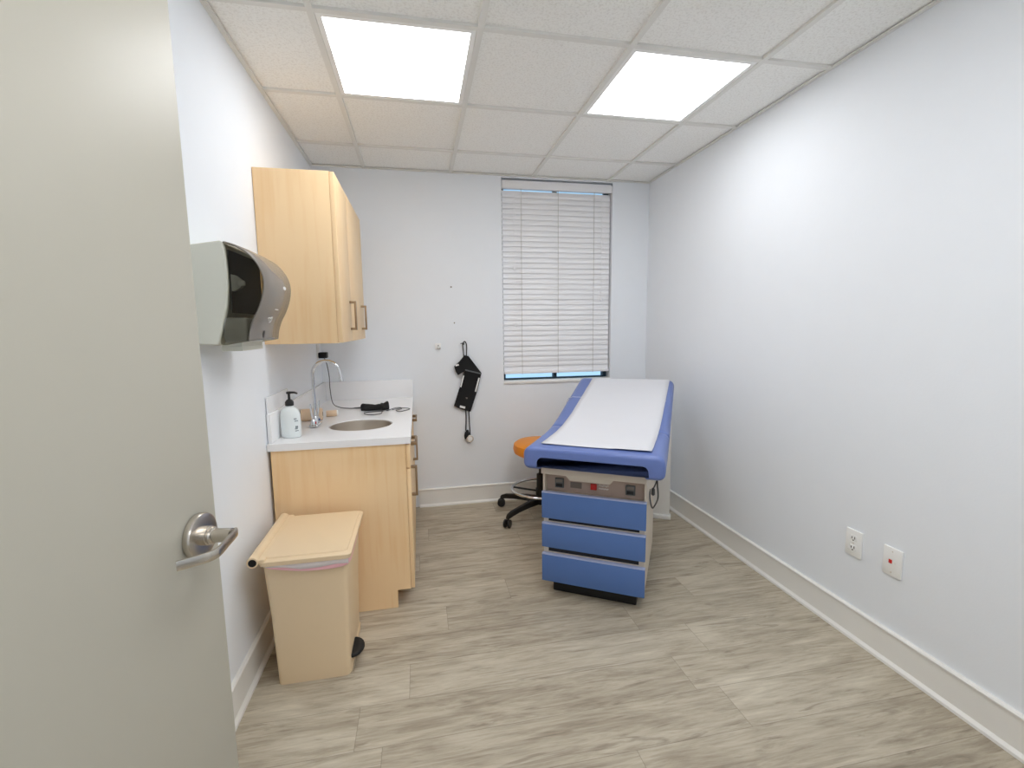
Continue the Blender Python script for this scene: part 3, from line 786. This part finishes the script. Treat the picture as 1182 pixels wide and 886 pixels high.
poly([(350, 185), (378, 192), (470, 318), (345, 300), (300, 326), (284, 300), (274, 262), (312, 228)], .024, .040, 'cuff_flap', M['cloth'], bp)
poly([(352, 285), (468, 316), (466, 325), (350, 294)], .040, .042, 'flap_seam', M['charcoal'], bp, .0005)
poly([(336, 330), (345, 332), (322, 415), (313, 411)], .024, .0252, 'index_line', M['white'], pan, .0003)
poly([(446, 350), (456, 352), (428, 452), (418, 449)], .024, .0252, 'index_line', M['white'], pan, .0003)
poly([(310, 545), (348, 556), (344, 572), (306, 560)], .024, .0252, 'size_label', M['white'], pan, .0003)
poly([(282, 250), (306, 246), (308, 256), (284, 262)], .040, .0412, 'flap_mark', M['white'], bp, .0003)
poly([(352, 488), (364, 490), (366, 500), (354, 500)], .024, .0255, 'port_mark', M['label_grey'], pan, .0003)
def tub(ps, y, r, name):
    m = MB(); m.tube(catmull([(wp(*p)[0]-bx, -y, wp(*p)[1]-bzz) for p in ps], 5), r, 8); return m.build(name, M['rubber'], bp)
tub([(346, 215), (343, 160), (340, 110), (352, 88), (366, 108), (366, 160), (362, 215)], .02, .0038, 'hose')
tub([(350, 560), (352, 640), (348, 735)], .014, .0042, 'hose')
tub([(372, 570), (374, 650), (378, 770)], .016, .0042, 'hose')
x, z = wp(354, 762); MB().lathe([(.002, -.038), (.012, -.034), (.019, -.012), (.018, .012), (.010, .028), (.005, .036)], 18, T(x-bx, -.022, z-bzz) @ Matrix.Rotation(math.radians(12), 4, 'Y')).build('bulb', M['rubber'], bp)
x, z = wp(375, 792)
m = MB(); m.lathe([(.001, 0), (.024, 0), (.027, .004), (.027, .012), (.024, .014), (.022, .012), (.001, .012)], 28, T(x-bx, -.026, z-bzz) @ Matrix.Rotation(PI/2, 4, 'X'))
g = m.build('gauge', M['steel'], bp)
m = MB(); m.lathe([(.001, .0122), (.018, .0122), (.018, .0128), (.001, .0128)], 24, T(x-bx, -.026, z-bzz) @ Matrix.Rotation(PI/2, 4, 'X')); m.build('dial', M['white'], g)

def screw(x, z, r, label, name='wall_screw'):
    t = thing(name, label, 'screw', (x, D-.0005, z))
    m = MB(); m.lathe([(r*.5, -.002), (r, 0), (r*.9, .003), (r*.4, .005)], 12, Matrix.Rotation(PI/2, 4, 'X')); m.build('head', M['label_grey'], t)
screw(.921, 1.642, .006, 'small grey screw in back wall, upper of two above pressure cuff')
screw(.938, 1.382, .005, 'small grey screw in back wall, lower of two above pressure cuff')
t = thing('wall_bracket', 'tiny metal bracket on back wall left of the pressure cuff', 'bracket', (.813, D-.0005, 1.213))
MB().box(-.022, .022, -.006, 0, -.022, .022, .002).build('plate', M['ivory'], t)
MB().box(-.004, .018, -.020, -.006, -.019, -.010, .001).build('lip', M['nickel'], t)
MB().box(.0, .006, -.009, -.006, 0, .01, .001).build('screw_head', M['label_grey'], t)

# ------------------------------------------------------------------ outlets on the right wall
def plate(name, label, cat, y, z):
    r = thing(name, label, cat, (W-.0005, y, z), 0)
    MB().box(-.0085, 0, -.037, .037, -.057, .057, .003).build('plate', M['ivory'], r)
    return r
r = plate('duplex_outlet', 'white duplex power outlet on the right wall, two sockets', 'outlet', 1.559, .417)
for z in (-.021, .021):
    s_ = MB().box(-.010, -.006, -.017, .017, z-.014, z+.014, .004).build('socket', M['ivory'], r)
    m = MB(); m.box(-.0107, -.0095, -.008, -.005, z-.002, z+.009); m.box(-.0107, -.0095, .005, .008, z-.002, z+.007); m.lathe([(.001, 0), (.003, 0), (.003, .0012), (.001, .0012)], 10, T(-.0095, 0, z-.008) @ Matrix.Rotation(-PI/2, 4, 'Y'))
    m.build('slots', M['slot'], s_, smooth=False)
m = MB(); m.lathe([(.001, 0), (.003, 0), (.0025, .001), (.001, .0012)], 10, T(-.0085, 0, 0) @ Matrix.Rotation(-PI/2, 4, 'Y')); m.build('screw', M['steel'], r)
r = plate('data_outlet', 'white wall plate with a small red jack on right wall', 'outlet', 1.394, .417)
MB().box(-.0105, -.006, -.001, .012, -.007, .008, .001).build('red_jack', M['red'], r)
MB().box(-.0098, -.006, -.016, -.010, -.004, .004, .001).build('blank_jack', M['trim'], r)
for z in (-.042, .042):
    m = MB(); m.lathe([(.001, 0), (.003, 0), (.0025, .001), (.001, .0012)], 10, T(-.0085, 0, z) @ Matrix.Rotation(-PI/2, 4, 'Y')); m.build('screw', M['steel'], r)

# ------------------------------------------------------------------ world, camera, view
w = bpy.data.worlds.new('daylight'); S.world = w; w.use_nodes = True
w.node_tree.nodes['Background'].inputs[0].default_value = (.42, .68, .95, 1)
w.node_tree.nodes['Background'].inputs[1].default_value = 1.15

yaw, pitch, roll, f = .1971, .1216, -.0117, 535.87
fw = Vector((math.sin(yaw)*math.cos(pitch), math.cos(yaw)*math.cos(pitch), -math.sin(pitch)))
rt = Vector((math.cos(yaw), -math.sin(yaw), 0)); up = rt.cross(fw)
r2 = rt*math.cos(roll)+up*math.sin(roll); u2 = -rt*math.sin(roll)+up*math.cos(roll)
cam = bpy.data.cameras.new('camera'); co = bpy.data.objects.new('camera', cam); C.objects.link(co)
co.matrix_world = Matrix(((r2.x, u2.x, -fw.x, .6737), (r2.y, u2.y, -fw.y, 0), (r2.z, u2.z, -fw.z, 1.3457), (0, 0, 0, 1)))
cam.sensor_fit = 'HORIZONTAL'; cam.sensor_width = 36; cam.lens = f/1182*36; cam.clip_start = .02
S.camera = co
vs_ = S.view_settings; vs_.view_transform = 'Standard'; vs_.look = 'None'; vs_.gamma = 1; vs_.exposure = .09; vs_.use_curve_mapping = False
S.cycles.max_bounces = 12; S.cycles.diffuse_bounces = 8; S.cycles.transparent_max_bounces = 12; S.cycles.use_denoising = True
S.cycles.caustics_reflective = False; S.cycles.caustics_refractive = False
